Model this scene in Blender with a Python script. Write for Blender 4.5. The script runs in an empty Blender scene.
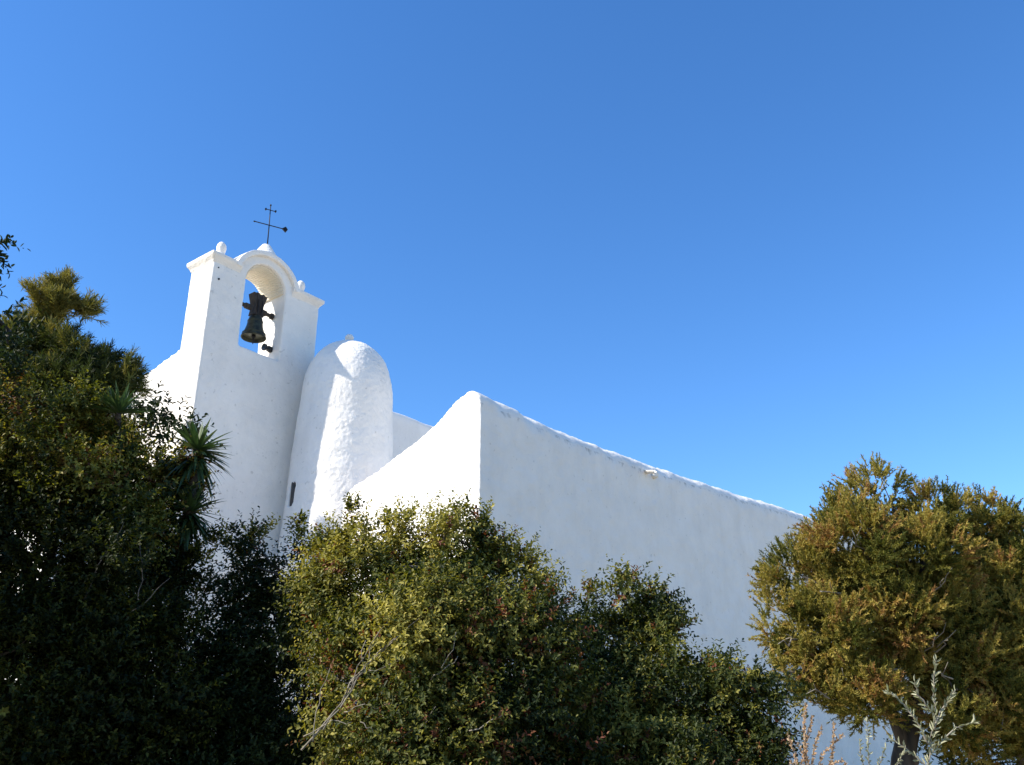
import bpy, bmesh, math, random
import numpy as np
from mathutils import Vector, Matrix, noise as mnoise

random.seed(7)
rng = np.random.default_rng(11)
SC = bpy.context.scene
COL = SC.collection

# ------------------------------------------------------------------ camera model
F = 920.0
PITCH = math.radians(22)
CAM_H = 1.6
TH = math.atan2(1300 - 512, F / math.cos(PITCH))          # heading of the belfry face
D = (math.sin(TH), math.cos(TH))
E_ = (-D[1], D[0])
SUN_EL = math.radians(39)
SUN_DIR = Vector((-.945, -.327, 0)).normalized() * math.cos(SUN_EL) + Vector((0, 0, math.sin(SUN_EL)))


def ray(x, y):
    v = (382.5 - y) / F
    return ((x - 512) / F, math.cos(PITCH) - v * math.sin(PITCH), math.sin(PITCH) + v * math.cos(PITCH))


def at(x, y, Y):
    r = ray(x, y)
    t = Y / r[1]
    return Vector((r[0] * t, Y, r[2] * t + CAM_H))


def pxm(x, y, Y):                                         # metres per pixel there
    r = ray(x, y)
    return Y / r[1] / F


A = at(213, 250, 20)

cam = bpy.data.cameras.new('camera')
cam.sensor_width = 36
cam.lens = 36 * F / 1024
cam.clip_start = .05
cam.clip_end = 6000
co = bpy.data.objects.new('camera', cam)
COL.objects.link(co)
co.location = (0, 0, CAM_H)
co.rotation_euler = (math.pi / 2 + PITCH, 0, 0)
SC.camera = co

# ------------------------------------------------------------------ light
w = bpy.data.worlds.new('World')
SC.world = w
w.use_nodes = True
nt = w.node_tree
bg = nt.nodes['Background']
sky = nt.nodes.new('ShaderNodeTexSky')
sky.sky_type = 'NISHITA'
sky.sun_disc = False
sky.sun_elevation = SUN_EL
sky.sun_rotation = math.atan2(SUN_DIR.x, SUN_DIR.y)
sky.altitude = 100
sky.air_density = 1.0
sky.dust_density = .1
sky.ozone_density = 5.0
hsv = nt.nodes.new('ShaderNodeHueSaturation')
hsv.inputs['Hue'].default_value = .504
hsv.inputs['Saturation'].default_value = 1.19
nt.links.new(sky.outputs[0], hsv.inputs['Color'])
nt.links.new(hsv.outputs[0], bg.inputs[0])
bg.inputs[1].default_value = .15

sl = bpy.data.lights.new('sun', 'SUN')
sl.energy = 5.0
sl.angle = math.radians(.5)
sl.color = (1, .95, .86)
so = bpy.data.objects.new('sun', sl)
COL.objects.link(so)
so.rotation_euler = (-SUN_DIR).to_track_quat('-Z', 'Y').to_euler()
so.location = SUN_DIR * 60

SC.view_settings.view_transform = 'Standard'
SC.view_settings.look = 'None'
SC.view_settings.exposure = .78
SC.view_settings.gamma = 1
SC.view_settings.use_curve_mapping = False
SC.cycles.max_bounces = 8
SC.cycles.transparent_max_bounces = 8
SC.cycles.use_denoising = True


# ------------------------------------------------------------------ helpers
def tag(o, label=None, cat=None, group=None, kind=None):
    if label: o['label'] = label
    if cat: o['category'] = cat
    if group: o['group'] = group
    if kind: o['kind'] = kind
    return o


def empty(name, loc, rz=0, **k):
    o = bpy.data.objects.new(name, None)
    o.empty_display_size = .3
    COL.objects.link(o)
    o.location = loc
    o.rotation_euler = (0, 0, rz)
    return tag(o, **k)


def link(name, me, mat, parent=None, smooth=False):
    o = bpy.data.objects.new(name, me)
    me.materials.append(mat)
    if smooth:
        me.polygons.foreach_set('use_smooth', [True] * len(me.polygons))
    COL.objects.link(o)
    if parent is not None:
        o.parent = parent
    return o


class MB:
    """collects vertices and faces of one mesh"""
    def __init__(s):
        s.v = []
        s.f = []

    def add(s, vs, fs):
        b = len(s.v)
        s.v += [tuple(p) for p in vs]
        s.f += [tuple(i + b for i in q) for q in fs]

    def box(s, x0, x1, y0, y1, z0, z1):
        s.add([(x0, y0, z0), (x1, y0, z0), (x1, y1, z0), (x0, y1, z0),
               (x0, y0, z1), (x1, y0, z1), (x1, y1, z1), (x0, y1, z1)],
              [(3, 2, 1, 0), (4, 5, 6, 7), (0, 1, 5, 4), (1, 2, 6, 5), (2, 3, 7, 6), (3, 0, 4, 7)])

    def prism(s, pts, axis, a, b):
        """closed outline pts (2-D) pushed from a to b; axis 'x': outline in (y,z), 'y': outline in (x,z)"""
        n = len(pts)
        mk = (lambda p, t: (t, p[0], p[1])) if axis == 'x' else (lambda p, t: (p[0], t, p[1]))
        vs = [mk(p, a) for p in pts] + [mk(p, b) for p in pts]
        fs = [tuple(range(n)), tuple(range(2 * n - 1, n - 1, -1))]
        fs += [((i + 1) % n, i, n + i, n + (i + 1) % n) for i in range(n)]
        s.add(vs, fs)

    def lathe(s, prof, c=(0, 0, 0), seg=32, axis='z'):
        """prof: list of (r, h); r 0 at an end closes it"""
        rows = []
        vs = []
        for r, h in prof:
            row = []
            m = 1 if r < 1e-6 else seg
            for k in range(m):
                a = 2 * math.pi * k / seg
                p = (r * math.cos(a), r * math.sin(a), h)
                if axis == 'x': p = (h, p[0], p[1])
                if axis == 'y': p = (p[1], h, p[0])
                row.append(len(vs))
                vs.append((p[0] + c[0], p[1] + c[1], p[2] + c[2]))
            rows.append(row)
        fs = []
        for a, b in zip(rows, rows[1:]):
            for k in range(seg):
                k2 = (k + 1) % seg
                if len(a) == 1 and len(b) == 1: continue
                if len(a) == 1: fs.append((a[0], b[k2], b[k])); continue
                if len(b) == 1: fs.append((a[k], a[k2], b[0])); continue
                fs.append((a[k], a[k2], b[k2], b[k]))
        if len(rows[0]) > 1: fs.append(tuple(reversed(rows[0])))
        if len(rows[-1]) > 1: fs.append(tuple(rows[-1]))
        s.add(vs, fs)

    def tube(s, pts, rads, sides=6):
        pts = [Vector(p) for p in pts]
        rows = []
        vs = []
        n = None
        for i, p in enumerate(pts):
            t = (pts[min(i + 1, len(pts) - 1)] - pts[max(i - 1, 0)])
            if t.length < 1e-9: t = Vector((0, 0, 1))
            t.normalize()
            if n is None:
                n = t.orthogonal().normalized()
            n = (n - t * n.dot(t))
            if n.length < 1e-6: n = t.orthogonal()
            n.normalize()
            b = t.cross(n)
            row = []
            for k in range(sides):
                a = 2 * math.pi * k / sides
                row.append(len(vs))
                vs.append(p + (n * math.cos(a) + b * math.sin(a)) * rads[i])
            rows.append(row)
        fs = []
        for a, b in zip(rows, rows[1:]):
            for k in range(sides):
                k2 = (k + 1) % sides
                fs.append((a[k], a[k2], b[k2], b[k]))
        fs.append(tuple(reversed(rows[0])))
        fs.append(tuple(rows[-1]))
        s.add(vs, fs)

    def build(s, name, mat, parent=None, smooth=False):
        me = bpy.data.meshes.new(name)
        me.from_pydata(s.v, [], s.f)
        bm = bmesh.new()
        bm.from_mesh(me)
        bmesh.ops.recalc_face_normals(bm, faces=bm.faces)
        bm.to_mesh(me)
        bm.free()
        return link(name, me, mat, parent, smooth)


def clouds(name, size, depth=2):
    t = bpy.data.textures.new(name, 'CLOUDS')
    t.noise_scale = size
    t.noise_depth = depth
    t.noise_basis = 'BLENDER_ORIGINAL'
    return t


TX_BIG = clouds('wobble', .9, 1)
TX_MID = clouds('trowel', .22, 2)
TX_FINE = clouds('grit', .07, 2)


def limewash(o, voxel, big=.03, mid=.012, fine=.0, smooth=2):
    """turn clean solids into hand plastered masonry: fused, softened edges, uneven skin"""
    m = o.modifiers.new('fuse', 'REMESH')
    m.mode = 'VOXEL'
    m.voxel_size = voxel
    m.use_smooth_shade = True
    if smooth:
        m = o.modifiers.new('soften', 'SMOOTH')
        m.factor = .5
        m.iterations = smooth
    for tx, st in ((TX_BIG, big), (TX_MID, mid), (TX_FINE, fine)):
        if st:
            m = o.modifiers.new('uneven', 'DISPLACE')
            m.texture = tx
            m.strength = st
            m.mid_level = .5
            m.texture_coords = 'LOCAL'
    return o


# ------------------------------------------------------------------ materials
def new_mat(name):
    m = bpy.data.materials.new(name)
    m.use_nodes = True
    n = m.node_tree.nodes
    return m, n, m.node_tree.links, n['Principled BSDF']


def nd(n, t, **k):
    x = n.new(t)
    for a, b in k.items(): setattr(x, a, b)
    return x


def ramp(n, stops, interp='LINEAR'):
    r = n.new('ShaderNodeValToRGB')
    r.color_ramp.interpolation = interp
    els = r.color_ramp.elements
    while len(els) < len(stops): els.new(.5)
    for e, (p, c) in zip(els, stops):
        e.position = p
        e.color = (*c, 1)
    return r


def whitewash(name, stain=None, base=(.845, .79, .715)):
    m, n, l, b = new_mat(name)
    tc = nd(n, 'ShaderNodeTexCoord')
    n1 = nd(n, 'ShaderNodeTexNoise')
    n1.inputs['Scale'].default_value = 1.3
    n1.inputs['Detail'].default_value = 8
    n1.inputs['Roughness'].default_value = .65
    l.new(tc.outputs['Object'], n1.inputs['Vector'])
    dk = tuple(c * .91 for c in base)
    r1 = ramp(n, [(.3, dk), (.62, base)])
    l.new(n1.outputs[0], r1.inputs[0])
    # specks and small holes in the lime
    n2 = nd(n, 'ShaderNodeTexNoise')
    n2.inputs['Scale'].default_value = 9
    n2.inputs['Detail'].default_value = 5
    l.new(tc.outputs['Object'], n2.inputs['Vector'])
    r2 = ramp(n, [(.27, (.42, .40, .37)), (.35, (1, 1, 1))])
    l.new(n2.outputs[0], r2.inputs[0])
    mx = nd(n, 'ShaderNodeMix', data_type='RGBA', blend_type='MULTIPLY')
    mx.inputs[0].default_value = .38
    l.new(r1.outputs[0], mx.inputs[6])
    l.new(r2.outputs[0], mx.inputs[7])
    # pale rain streaks and rubbed patches
    mp0 = nd(n, 'ShaderNodeMapping')
    mp0.inputs['Scale'].default_value = (1.5, 1.5, .42)
    l.new(tc.outputs['Object'], mp0.inputs[0])
    n4 = nd(n, 'ShaderNodeTexNoise')
    n4.inputs['Scale'].default_value = 1.6
    n4.inputs['Detail'].default_value = 7
    n4.inputs['Roughness'].default_value = .68
    l.new(mp0.outputs[0], n4.inputs['Vector'])
    r4 = ramp(n, [(.30, (.80, .79, .77)), (.52, (1, 1, 1))])
    l.new(n4.outputs[0], r4.inputs[0])
    mx4 = nd(n, 'ShaderNodeMix', data_type='RGBA', blend_type='MULTIPLY')
    mx4.inputs[0].default_value = .26
    l.new(mx.outputs[2], mx4.inputs[6])
    l.new(r4.outputs[0], mx4.inputs[7])
    out = mx4.outputs[2]
    if stain:
        # black lichen runs hanging below the wall head: z measured down from a sloping line z0 + k*x
        z0, k, u0 = stain                       # wall head height = max(z0, z0 + k (x - u0))
        sp = nd(n, 'ShaderNodeSeparateXYZ')
        l.new(tc.outputs['Object'], sp.inputs[0])
        a = nd(n, 'ShaderNodeMath', operation='MULTIPLY_ADD')
        l.new(sp.outputs[0], a.inputs[0])
        a.inputs[1].default_value = k
        a.inputs[2].default_value = z0 - k * u0
        mxh = nd(n, 'ShaderNodeMath', operation='MAXIMUM')
        l.new(a.outputs[0], mxh.inputs[0])
        mxh.inputs[1].default_value = z0
        dn = nd(n, 'ShaderNodeMath', operation='SUBTRACT')
        l.new(mxh.outputs[0], dn.inputs[0])
        l.new(sp.outputs[2], dn.inputs[1])      # metres below the wall head
        mr = ramp(n, [(.0, (.0,) * 3), (.16, (.1,) * 3), (.24, (1,) * 3), (.36, (.8,) * 3), (.8, (.0,) * 3)])
        l.new(dn.outputs[0], mr.inputs[0])
        mp = nd(n, 'ShaderNodeMapping')
        mp.inputs['Scale'].default_value = (2.4, 2.4, 1.5)
        l.new(tc.outputs['Object'], mp.inputs[0])
        ns = nd(n, 'ShaderNodeTexNoise')
        ns.inputs['Scale'].default_value = 2.2
        ns.inputs['Detail'].default_value = 7
        ns.inputs['Roughness'].default_value = .7
        l.new(mp.outputs[0], ns.inputs['Vector'])
        ml = nd(n, 'ShaderNodeMath', operation='MULTIPLY')
        l.new(ns.outputs[0], ml.inputs[0])
        l.new(mr.outputs[0], ml.inputs[1])
        rs = ramp(n, [(.47, (0, 0, 0)), (.62, (1, 1, 1))])
        l.new(ml.outputs[0], rs.inputs[0])
        m2 = nd(n, 'ShaderNodeMix', data_type='RGBA')
        fa = nd(n, 'ShaderNodeMath', operation='MULTIPLY')
        fa.inputs[1].default_value = .6
        l.new(rs.outputs[0], fa.inputs[0])
        l.new(fa.outputs[0], m2.inputs[0])
        l.new(out, m2.inputs[6])
        m2.inputs[7].default_value = (.22, .205, .18, 1)
        out = m2.outputs[2]
    l.new(out, b.inputs['Base Color'])
    b.inputs['Roughness'].default_value = .9
    b.inputs['Specular IOR Level'].default_value = .2
    n3 = nd(n, 'ShaderNodeTexNoise')
    n3.inputs['Scale'].default_value = 6
    n3.inputs['Detail'].default_value = 9
    n3.inputs['Roughness'].default_value = .62
    l.new(tc.outputs['Object'], n3.inputs['Vector'])
    bp = nd(n, 'ShaderNodeBump')
    bp.inputs['Strength'].default_value = .6
    bp.inputs['Distance'].default_value = .05
    l.new(n3.outputs[0], bp.inputs['Height'])
    l.new(bp.outputs[0], b.inputs['Normal'])
    return m


def leafmat(name, stops, trans=.3, rough=.45, spec=.4):
    """leaf colour picked by the leaf's own 'tint' value (species, age, dryness"""
    m, n, l, b = new_mat(name)
    at_ = nd(n, 'ShaderNodeAttribute', attribute_name='tint')
    r = ramp(n, stops)
    l.new(at_.outputs['Fac'], r.inputs[0])
    l.new(r.outputs[0], b.inputs['Base Color'])
    b.inputs['Roughness'].default_value = rough
    b.inputs['Specular IOR Level'].default_value = spec
    if trans:
        tr = nd(n, 'ShaderNodeBsdfTranslucent')
        hs = nd(n, 'ShaderNodeHueSaturation')
        hs.inputs['Saturation'].default_value = 1.15
        hs.inputs['Value'].default_value = 1.5
        l.new(r.outputs[0], hs.inputs['Color'])
        l.new(hs.outputs[0], tr.inputs[0])
        mx = nd(n, 'ShaderNodeMixShader')
        mx.inputs[0].default_value = trans
        l.new(b.outputs[0], mx.inputs[1])
        l.new(tr.outputs[0], mx.inputs[2])
        l.new(mx.outputs[0], n['Material Output'].inputs[0])
    return m


def barkmat(name, c0, c1, scale=14):
    m, n, l, b = new_mat(name)
    tc = nd(n, 'ShaderNodeTexCoord')
    mp = nd(n, 'ShaderNodeMapping')
    mp.inputs['Scale'].default_value = (1, 1, .22)
    l.new(tc.outputs['Object'], mp.inputs[0])
    ns = nd(n, 'ShaderNodeTexNoise')
    ns.inputs['Scale'].default_value = scale
    ns.inputs['Detail'].default_value = 6
    l.new(mp.outputs[0], ns.inputs['Vector'])
    r = ramp(n, [(.35, c0), (.65, c1)])
    l.new(ns.outputs[0], r.inputs[0])
    l.new(r.outputs[0], b.inputs['Base Color'])
    b.inputs['Roughness'].default_value = .85
    bp = nd(n, 'ShaderNodeBump')
    bp.inputs['Distance'].default_value = .02
    l.new(ns.outputs[0], bp.inputs['Height'])
    l.new(bp.outputs[0], b.inputs['Normal'])
    return m


def metal(name, c0, c1, rough=.6, met=.6):
    m, n, l, b = new_mat(name)
    tc = nd(n, 'ShaderNodeTexCoord')
    ns = nd(n, 'ShaderNodeTexNoise')
    ns.inputs['Scale'].default_value = 9
    ns.inputs['Detail'].default_value = 6
    l.new(tc.outputs['Object'], ns.inputs['Vector'])
    r = ramp(n, [(.35, c0), (.68, c1)])
    l.new(ns.outputs[0], r.inputs[0])
    l.new(r.outputs[0], b.inputs['Base Color'])
    b.inputs['Roughness'].default_value = rough
    b.inputs['Metallic'].default_value = met
    return m


M_LIME = whitewash('limewash')
M_LIME_AISLE = whitewash('limewash_stained', stain=(8.30, .066, 7.2))
M_LIME_CAP = whitewash('limewash_ochre_tinge', base=(.82, .75, .66))
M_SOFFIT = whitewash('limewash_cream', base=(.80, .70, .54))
M_BRONZE = metal('bronze', (.03, .032, .024), (.075, .08, .05), .5, .7)
M_WOOD = barkmat('dark_oak', (.02, .015, .012), (.055, .042, .032), 10)
M_IRON = metal('iron', (.012, .012, .014), (.03, .027, .027), .6, .6)
M_BLACK = metal('black_enamel', (.012, .012, .013), (.02, .02, .02), .4, .1)
M_BARK = barkmat('bark', (.02, .016, .012), (.065, .052, .04))
M_BARK_PALE = barkmat('pale_bark', (.12, .10, .075), (.30, .26, .20))
M_BARK_GREY = barkmat('grey_bark', (.06, .05, .042), (.2, .17, .14))

# ------------------------------------------------------------------ ground
m, n, l, b = new_mat('dry_soil')
tc = nd(n, 'ShaderNodeTexCoord')
ns = nd(n, 'ShaderNodeTexNoise')
ns.inputs['Scale'].default_value = .6
ns.inputs['Detail'].default_value = 10
l.new(tc.outputs['Object'], ns.inputs['Vector'])
r = ramp(n, [(.32, (.24, .20, .12)), (.5, (.40, .33, .23)), (.68, (.20, .19, .09))])
l.new(ns.outputs[0], r.inputs[0])
l.new(r.outputs[0], b.inputs['Base Color'])
b.inputs['Roughness'].default_value = .95
me = bpy.data.meshes.new('ground')
bm = bmesh.new()
bmesh.ops.create_grid(bm, x_segments=60, y_segments=60, size=3000)
bm.to_mesh(me)
bm.free()
g = link('ground', me, m)
tag(g, 'dry soil and grass under the bushes in front of the church', 'ground', kind='structure')

# ------------------------------------------------------------------ the church
RZ = math.pi / 2 - TH
church = empty('church', (A.x, A.y, 0), RZ,
               label='whitewashed church with belfry arch, round domed turret and long shaded side wall', cat='church')

# belfry wall: local x runs along the shaded face, y through its thickness, z up
U0, U1, T0, T1 = .10, 3.47, .05, 1.05
O0, O1 = 1.08, 2.34                     # opening
SILL, SPR = 11.03, 12.92
CU, RI, RO = (O0 + O1) / 2, (O1 - O0) / 2, .93
SZ0 = 7.4
b = MB()
b.box(U0, U1, T0, T1, -.2, SZ0)
b.box(U0, U1, T0, T1, SZ0 - .05, SILL)
b.box(U0, O0, T0, T1, SILL - .05, 13.10)
b.box(O1, U1, T0, T1, SILL - .05, 13.10)
N = 28
arc_i = [(CU - RI * math.cos(math.pi * k / N), SPR + RI * math.sin(math.pi * k / N) * 1.0) for k in range(N + 1)]
arc_o = [(CU - RO * math.cos(math.pi * k / N), SPR + RO * .94 * math.sin(math.pi * k / N)) for k in range(N + 1)]
for k in range(N):
    b.prism([arc_i[k], arc_i[k + 1], arc_o[k + 1], arc_o[k]], 'y', T0, T1)
bell_gable = limewash(b.build('bell_gable', M_LIME, church), .033, .03, .014, .006, 2)
# rendered vault of the opening keeps a cream tint
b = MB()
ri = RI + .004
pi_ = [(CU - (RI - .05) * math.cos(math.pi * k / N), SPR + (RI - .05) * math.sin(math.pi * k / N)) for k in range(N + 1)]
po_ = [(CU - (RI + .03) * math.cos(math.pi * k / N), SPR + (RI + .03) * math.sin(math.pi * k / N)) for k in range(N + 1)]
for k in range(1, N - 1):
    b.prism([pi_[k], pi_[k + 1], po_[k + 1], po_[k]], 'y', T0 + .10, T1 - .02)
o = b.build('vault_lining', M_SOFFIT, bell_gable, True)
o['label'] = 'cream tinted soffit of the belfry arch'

# moulded caps on the two shoulders
for (x0, x1) in ((U0 - .10, O0 - .18), (O1 + .18, U1 + .12)):
    b = MB()
    lft, rgt = (.10, .02) if x0 < 1 else (.02, .12)
    zz = [(0, 12.98), (.25, 13.05), (.8, 13.13), (1.0, 13.16), (1.0, 13.25)]
    vv, ff = [], []
    for q_, z_ in zz:
        xa, xb = (x0 + .10 - lft * q_, x1) if x0 < 1 else (x0, x1 - .12 + rgt * q_)
        vv += [(xa, T0 - .09 * q_, z_), (xb, T0 - .09 * q_, z_), (xb, T1 + .09 * q_, z_), (xa, T1 + .09 * q_, z_)]
    for i_ in range(len(zz) - 1):
        for k_ in range(4):
            ff.append((4 * i_ + k_, 4 * i_ + (k_ + 1) % 4, 4 * i_ + 4 + (k_ + 1) % 4, 4 * i_ + 4 + k_))
    ff += [(3, 2, 1, 0), tuple(range(len(vv) - 4, len(vv)))]
    b.add(vv, ff)
    limewash(b.build('cornice', M_LIME_CAP, bell_gable), .022, .015, .012, .004, 2)
# hood moulding over the arch
b = MB()
h0, h1 = RO - .03, RO + .12
for k in range(2, N - 2):
    q = []
    for rr, kk in ((h0, k), (h0, k + 1), (h1, k + 1), (h1, k)):
        a = math.pi * kk / N
        q.append((CU - rr * math.cos(a), SPR + rr * .94 * math.sin(a)))
    b.prism(q, 'y', T0 - .10, T1 + .08)
# pedestal lump on its crown
b.lathe([(.40, 13.75), (.34, 13.98), (.24, 14.12), (.16, 14.26), (.11, 14.34), (0, 14.37)], (CU + .09, .40, 0), 20)
limewash(b.build('arch_moulding', M_LIME, bell_gable), .024, .015, .012, .005, 3)
# finials
for (u, wd) in ((.50, .45), (3.13, .50)):
    b = MB()
    b.lathe([(.20, 13.20), (.20, 13.27), (.17, 13.32), (.125, 13.46), (.10, 13.53), (.11, 13.59), (.125, 13.68), (.11, 13.77), (.06, 13.84), (0, 13.86)],
            (u, wd, 0), 24)
    o = limewash(b.build('finial', M_LIME, bell_gable), .018, .02, .008, .0, 1)
# two small rusty fixing stubs in the left pier
for (u, z, r_) in ((.24, 12.86, .016), (.29, 12.56, .024)):
    b = MB()
    b.lathe([(r_, -.03), (r_, .07)], (u, T0, z), 8, 'y')
    b.build('iron_stub', M_IRON, bell_gable)

# the west front beside the belfry: raking top falling to the left
W2 = 9.0
b = MB()
zt = lambda y: 10.90 - (y - 1.0) * .215
b.prism([(.9, -.2), (W2, -.2), (W2, zt(W2)), (5, zt(5)), (.9, zt(.9))], 'x', .12, 1.0)
limewash(b.build('front_wall', M_LIME, church), .06, .03, .02, 0, 2)
# nave behind, its wall head level
b = MB()
b.prism([(1.0, -.2), (W2, -.2), (W2, 9.4), (1.35, 11.36), (1.0, 11.34)], 'x', 2.2, 27)
limewash(b.build('nave', M_LIME, church), .09, .05, .03, 0, 2)

# domed turret against the belfry's corner
TU, TW = 3.79, -1.01
prof = [(1.624, -.2), (1.553, 2), (1.462, 4.4), (1.380, 6.2), (1.325, 7.04), (1.319, 7.10), (1.317, 7.14), (1.309, 7.4), (1.297, 7.64), (1.294, 7.68), (1.289, 7.74), (1.254, 8.7), (1.203, 9.65)]
ZC, HH, RR = 10.03, 1.71, 1.185
for k in range(0, 19):
    a = math.pi / 2 * k / 18
    prof.append((RR * max(0, math.cos(a)) ** .86 if k < 18 else 0, ZC + HH * math.sin(a) ** .95))
b = MB()
b.lathe(prof, (TU, TW, 0), 120)
SLIT = math.radians(-82 - 57.5) - RZ          # the narrow stair light, cut into the left flank
for i_, p in enumerate(b.v):
    dx, dy = p[0] - TU, p[1] - TW
    dl = (math.atan2(dy, dx) - SLIT + math.pi) % (2 * math.pi) - math.pi
    if 7.12 < p[2] < 7.66 and abs(dl) < .075:
        b.v[i_] = (TU + dx * .66, TW + dy * .66, p[2])
b.box(3.3, 3.47, TW, .2, -.2, 8.6)
turret = limewash(b.build('domed_turret', M_LIME, church), .03, .05, .02, .02, 1)
b = MB()
zt_ = ZC + HH
b.lathe([(.13, zt_ - .06), (.09, zt_ + .02), (.075, zt_ + .05), (.115, zt_ + .11), (.12, zt_ + .16), (.08, zt_ + .23), (0, zt_ + .25)], (TU - .06, TW, 0), 20)
limewash(b.build('finial', M_LIME, turret), .018, .015, .008, 0, 1)

b = MB()
ca, sa = math.cos(SLIT), math.sin(SLIT)
for (rr, q0, q1) in ((1.295, -.085, .085),):
    vv = []
    for z_ in (7.10, 7.70):
        for (r0, q) in ((rr - .25, q0), (rr, q0), (rr, q1), (rr - .25, q1)):
            vv.append((TU + ca * r0 - sa * q, TW + sa * r0 + ca * q, z_))
    b.add(vv, [(0, 1, 2, 3), (7, 6, 5, 4), (0, 4, 5, 1), (1, 5, 6, 2), (2, 6, 7, 3), (3, 7, 4, 0)])
b.build('slit_window', M_BLACK, turret)

# long side aisle: raking end face to the left, shaded long wall to the right
rake = [(-7.21, 8.24), (-6.92, 8.25), (-6.53, 8.08), (-6.05, 7.74), (-5.58, 7.51), (-5.02, 7.28), (-4.44, 7.06), (-3.69, 6.86), (-3.45, 6.7), (-3.32, 6.4), (-3.25, 5.2), (-.6, 5.1)]
headz = [(1.9, 8.25), (2.2, 8.26), (3.15, 8.22), (4.58, 8.18), (6.17, 8.22), (7.96, 8.30), (9.99, 8.41), (12.31, 8.53), (14.99, 8.73), (18.13, 8.96), (30, 9.45), (48, 9.9)]
us = np.arange(1.9, 48.01, .12)
hz = np.interp(us, [p[0] for p in headz], [p[1] for p in headz]) - 8.10
rows = []
vs = []
for u, dz in zip(us, hz):
    r_ = .44 + .11 * mnoise.noise((u * .9, 3.1, 0)) + .10 * mnoise.noise((u * 3.3, 7.7, 0))
    r_ = max(.14, r_)
    dz += .02 * mnoise.noise((u * 1.7, 1.2, 5))
    r2 = .5 * r_
    sec = [(-7.21, -.2), (-7.21, 4), (-7.21, 8.24 + dz - r_)]
    for k in range(1, 5):
        a = math.pi / 2 * k / 4
        sec.append((-7.21 + r_ * .9 * (1 - math.cos(a)), 8.24 + dz - r_ + r_ * math.sin(a)))
    sec += [(p[0], p[1] + dz) for p in rake[1:]]
    sec += [(-.6, -.2)]
    row = []
    for p in sec:
        row.append(len(vs))
        vs.append((u, p[0], p[1]))
    rows.append(row)
fs = []
K = len(rows[0])
for a, c in zip(rows, rows[1:]):
    for k in range(K):
        k2 = (k + 1) % K
        fs.append((a[k], a[k2], c[k2], c[k]))
fs += [tuple(reversed(rows[0])), tuple(rows[-1])]
b = MB()
b.add(vs, fs)
aisle = limewash(b.build('side_aisle', M_LIME_AISLE, church), .06, .05, .035, .012, 1)
# clay water spout below the wall head
b = MB()
sp = [(math.cos(math.pi + math.pi * k / 8) * .10, math.sin(math.pi + math.pi * k / 8) * .07) for k in range(9)]
sp2 = [(math.cos(2 * math.pi - math.pi * k / 8) * .07, math.sin(2 * math.pi - math.pi * k / 8) * .045) for k in range(9)]
b.prism([(8.30 + p[0], 8.14 + p[1]) for p in sp + sp2], 'y', -7.50, -7.12)
b.v = [(x + (y + 7.12) * .35, y, z + (y + 7.12) * .25) for x, y, z in b.v]
o = b.build('water_spout', M_LIME_CAP, aisle)
b = MB()
b.lathe([(.02, -.10), (.10, -.06), (.12, .04), (.06, .12), (0, .14)], (8.60, -7.22, 8.08), 12)
limewash(b.build('plaster_lump', M_LIME, aisle), .02, .03, .03, 0, 0)

# low annex in front, glimpsed between the bushes
b = MB()
b.box(-4.6, .95, -4.2, .3, -.2, 5.0)
limewash(b.build('annex', M_LIME, church), .06, .05, .03, 0, 3)


# ------------------------------------------------------------------ bell, cross, lamp
def world(u, wv, z):
    return Vector((A.x + u * D[0] + wv * E_[0], A.y + u * D[1] + wv * E_[1], z))


BU, BW = 1.80, .50
bell = empty('church_bell', world(BU, BW, 12.43), RZ,
             label='dark bronze bell under a fluted wooden yoke hanging in the belfry arch', cat='bell')
b = MB()
b.lathe([(0, -.26), (.13, -.30), (.17, -.40), (.23, -.62), (.30, -.80), (.325, -.86), (.345, -.835), (.32, -.77), (.265, -.65), (.225, -.52), (.20, -.37), (.185, -.27), (.14, -.19), (.06, -.16), (0, -.16)], (0, 0, 0), 40)
bb = b.build('bell_body', M_BRONZE, bell, True)
mm = bb.modifiers.new('edge', 'EDGE_SPLIT')
for zz, rr in ((-.74, .308), (-.36, .201)):
    q = MB()
    q.lathe([(rr - .02, zz - .022), (rr + .012, zz - .012), (rr + .012, zz + .012), (rr - .02, zz + .022)], (0, 0, 0), 40)
    q.build('raised_band', M_BRONZE, bb, True)
b = MB()
b.tube([(0, 0, -.5), (0, 0, -.84), (.0, 0, -1.03)], [.02, .03, .012], 8)
b.lathe([(0, -.06), (.05, -.04), (.06, 0), (.05, .04), (0, .06)], (0, 0, -.80), 12)
b.build('clapper', M_IRON, bell, True)
b = MB()     # hourglass yoke of upright planks
for k in range(5):
    x = -.17 + .085 * k
    fl = [(x * .75, -.20), (x * .60, -.02), (x * .58, .10), (x * .85, .28), (x * 1.12, .44 + .02 * (k % 2))]
    hw = [.034, .029, .028, .034, .036]
    L_ = [(p[0] - h, p[1]) for p, h in zip(fl, hw)]
    R_ = [(p[0] + h, p[1]) for p, h in zip(fl, hw)]
    b.prism(L_ + R_[::-1], 'y', -.13 - .012 * (k % 2), .13 + .012 * (k % 2))
yk = b.build('yoke', M_WOOD, bell)
for s in (-1, 1):
    b = MB()
    b.lathe([(.085, .16), (.085, .30), (.055, .33), (.055, .46), (.09, .49), (.09, .55)], (0, 0, 0), 14, 'x')
    b.v = [(-p[0] * 1.25 if s < 0 else p[0] * .98, p[1], p[2]) for p in b.v]
    b.build('axle', M_WOOD, bell, False)
for s in (-.07, .07):
    b = MB()
    b.tube([(s, -.15, .25), (s, -.16, -.05), (s * .8, -.12, -.22)], [.018, .02, .018], 6)
    b.build('iron_strap', M_IRON, yk)
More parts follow.
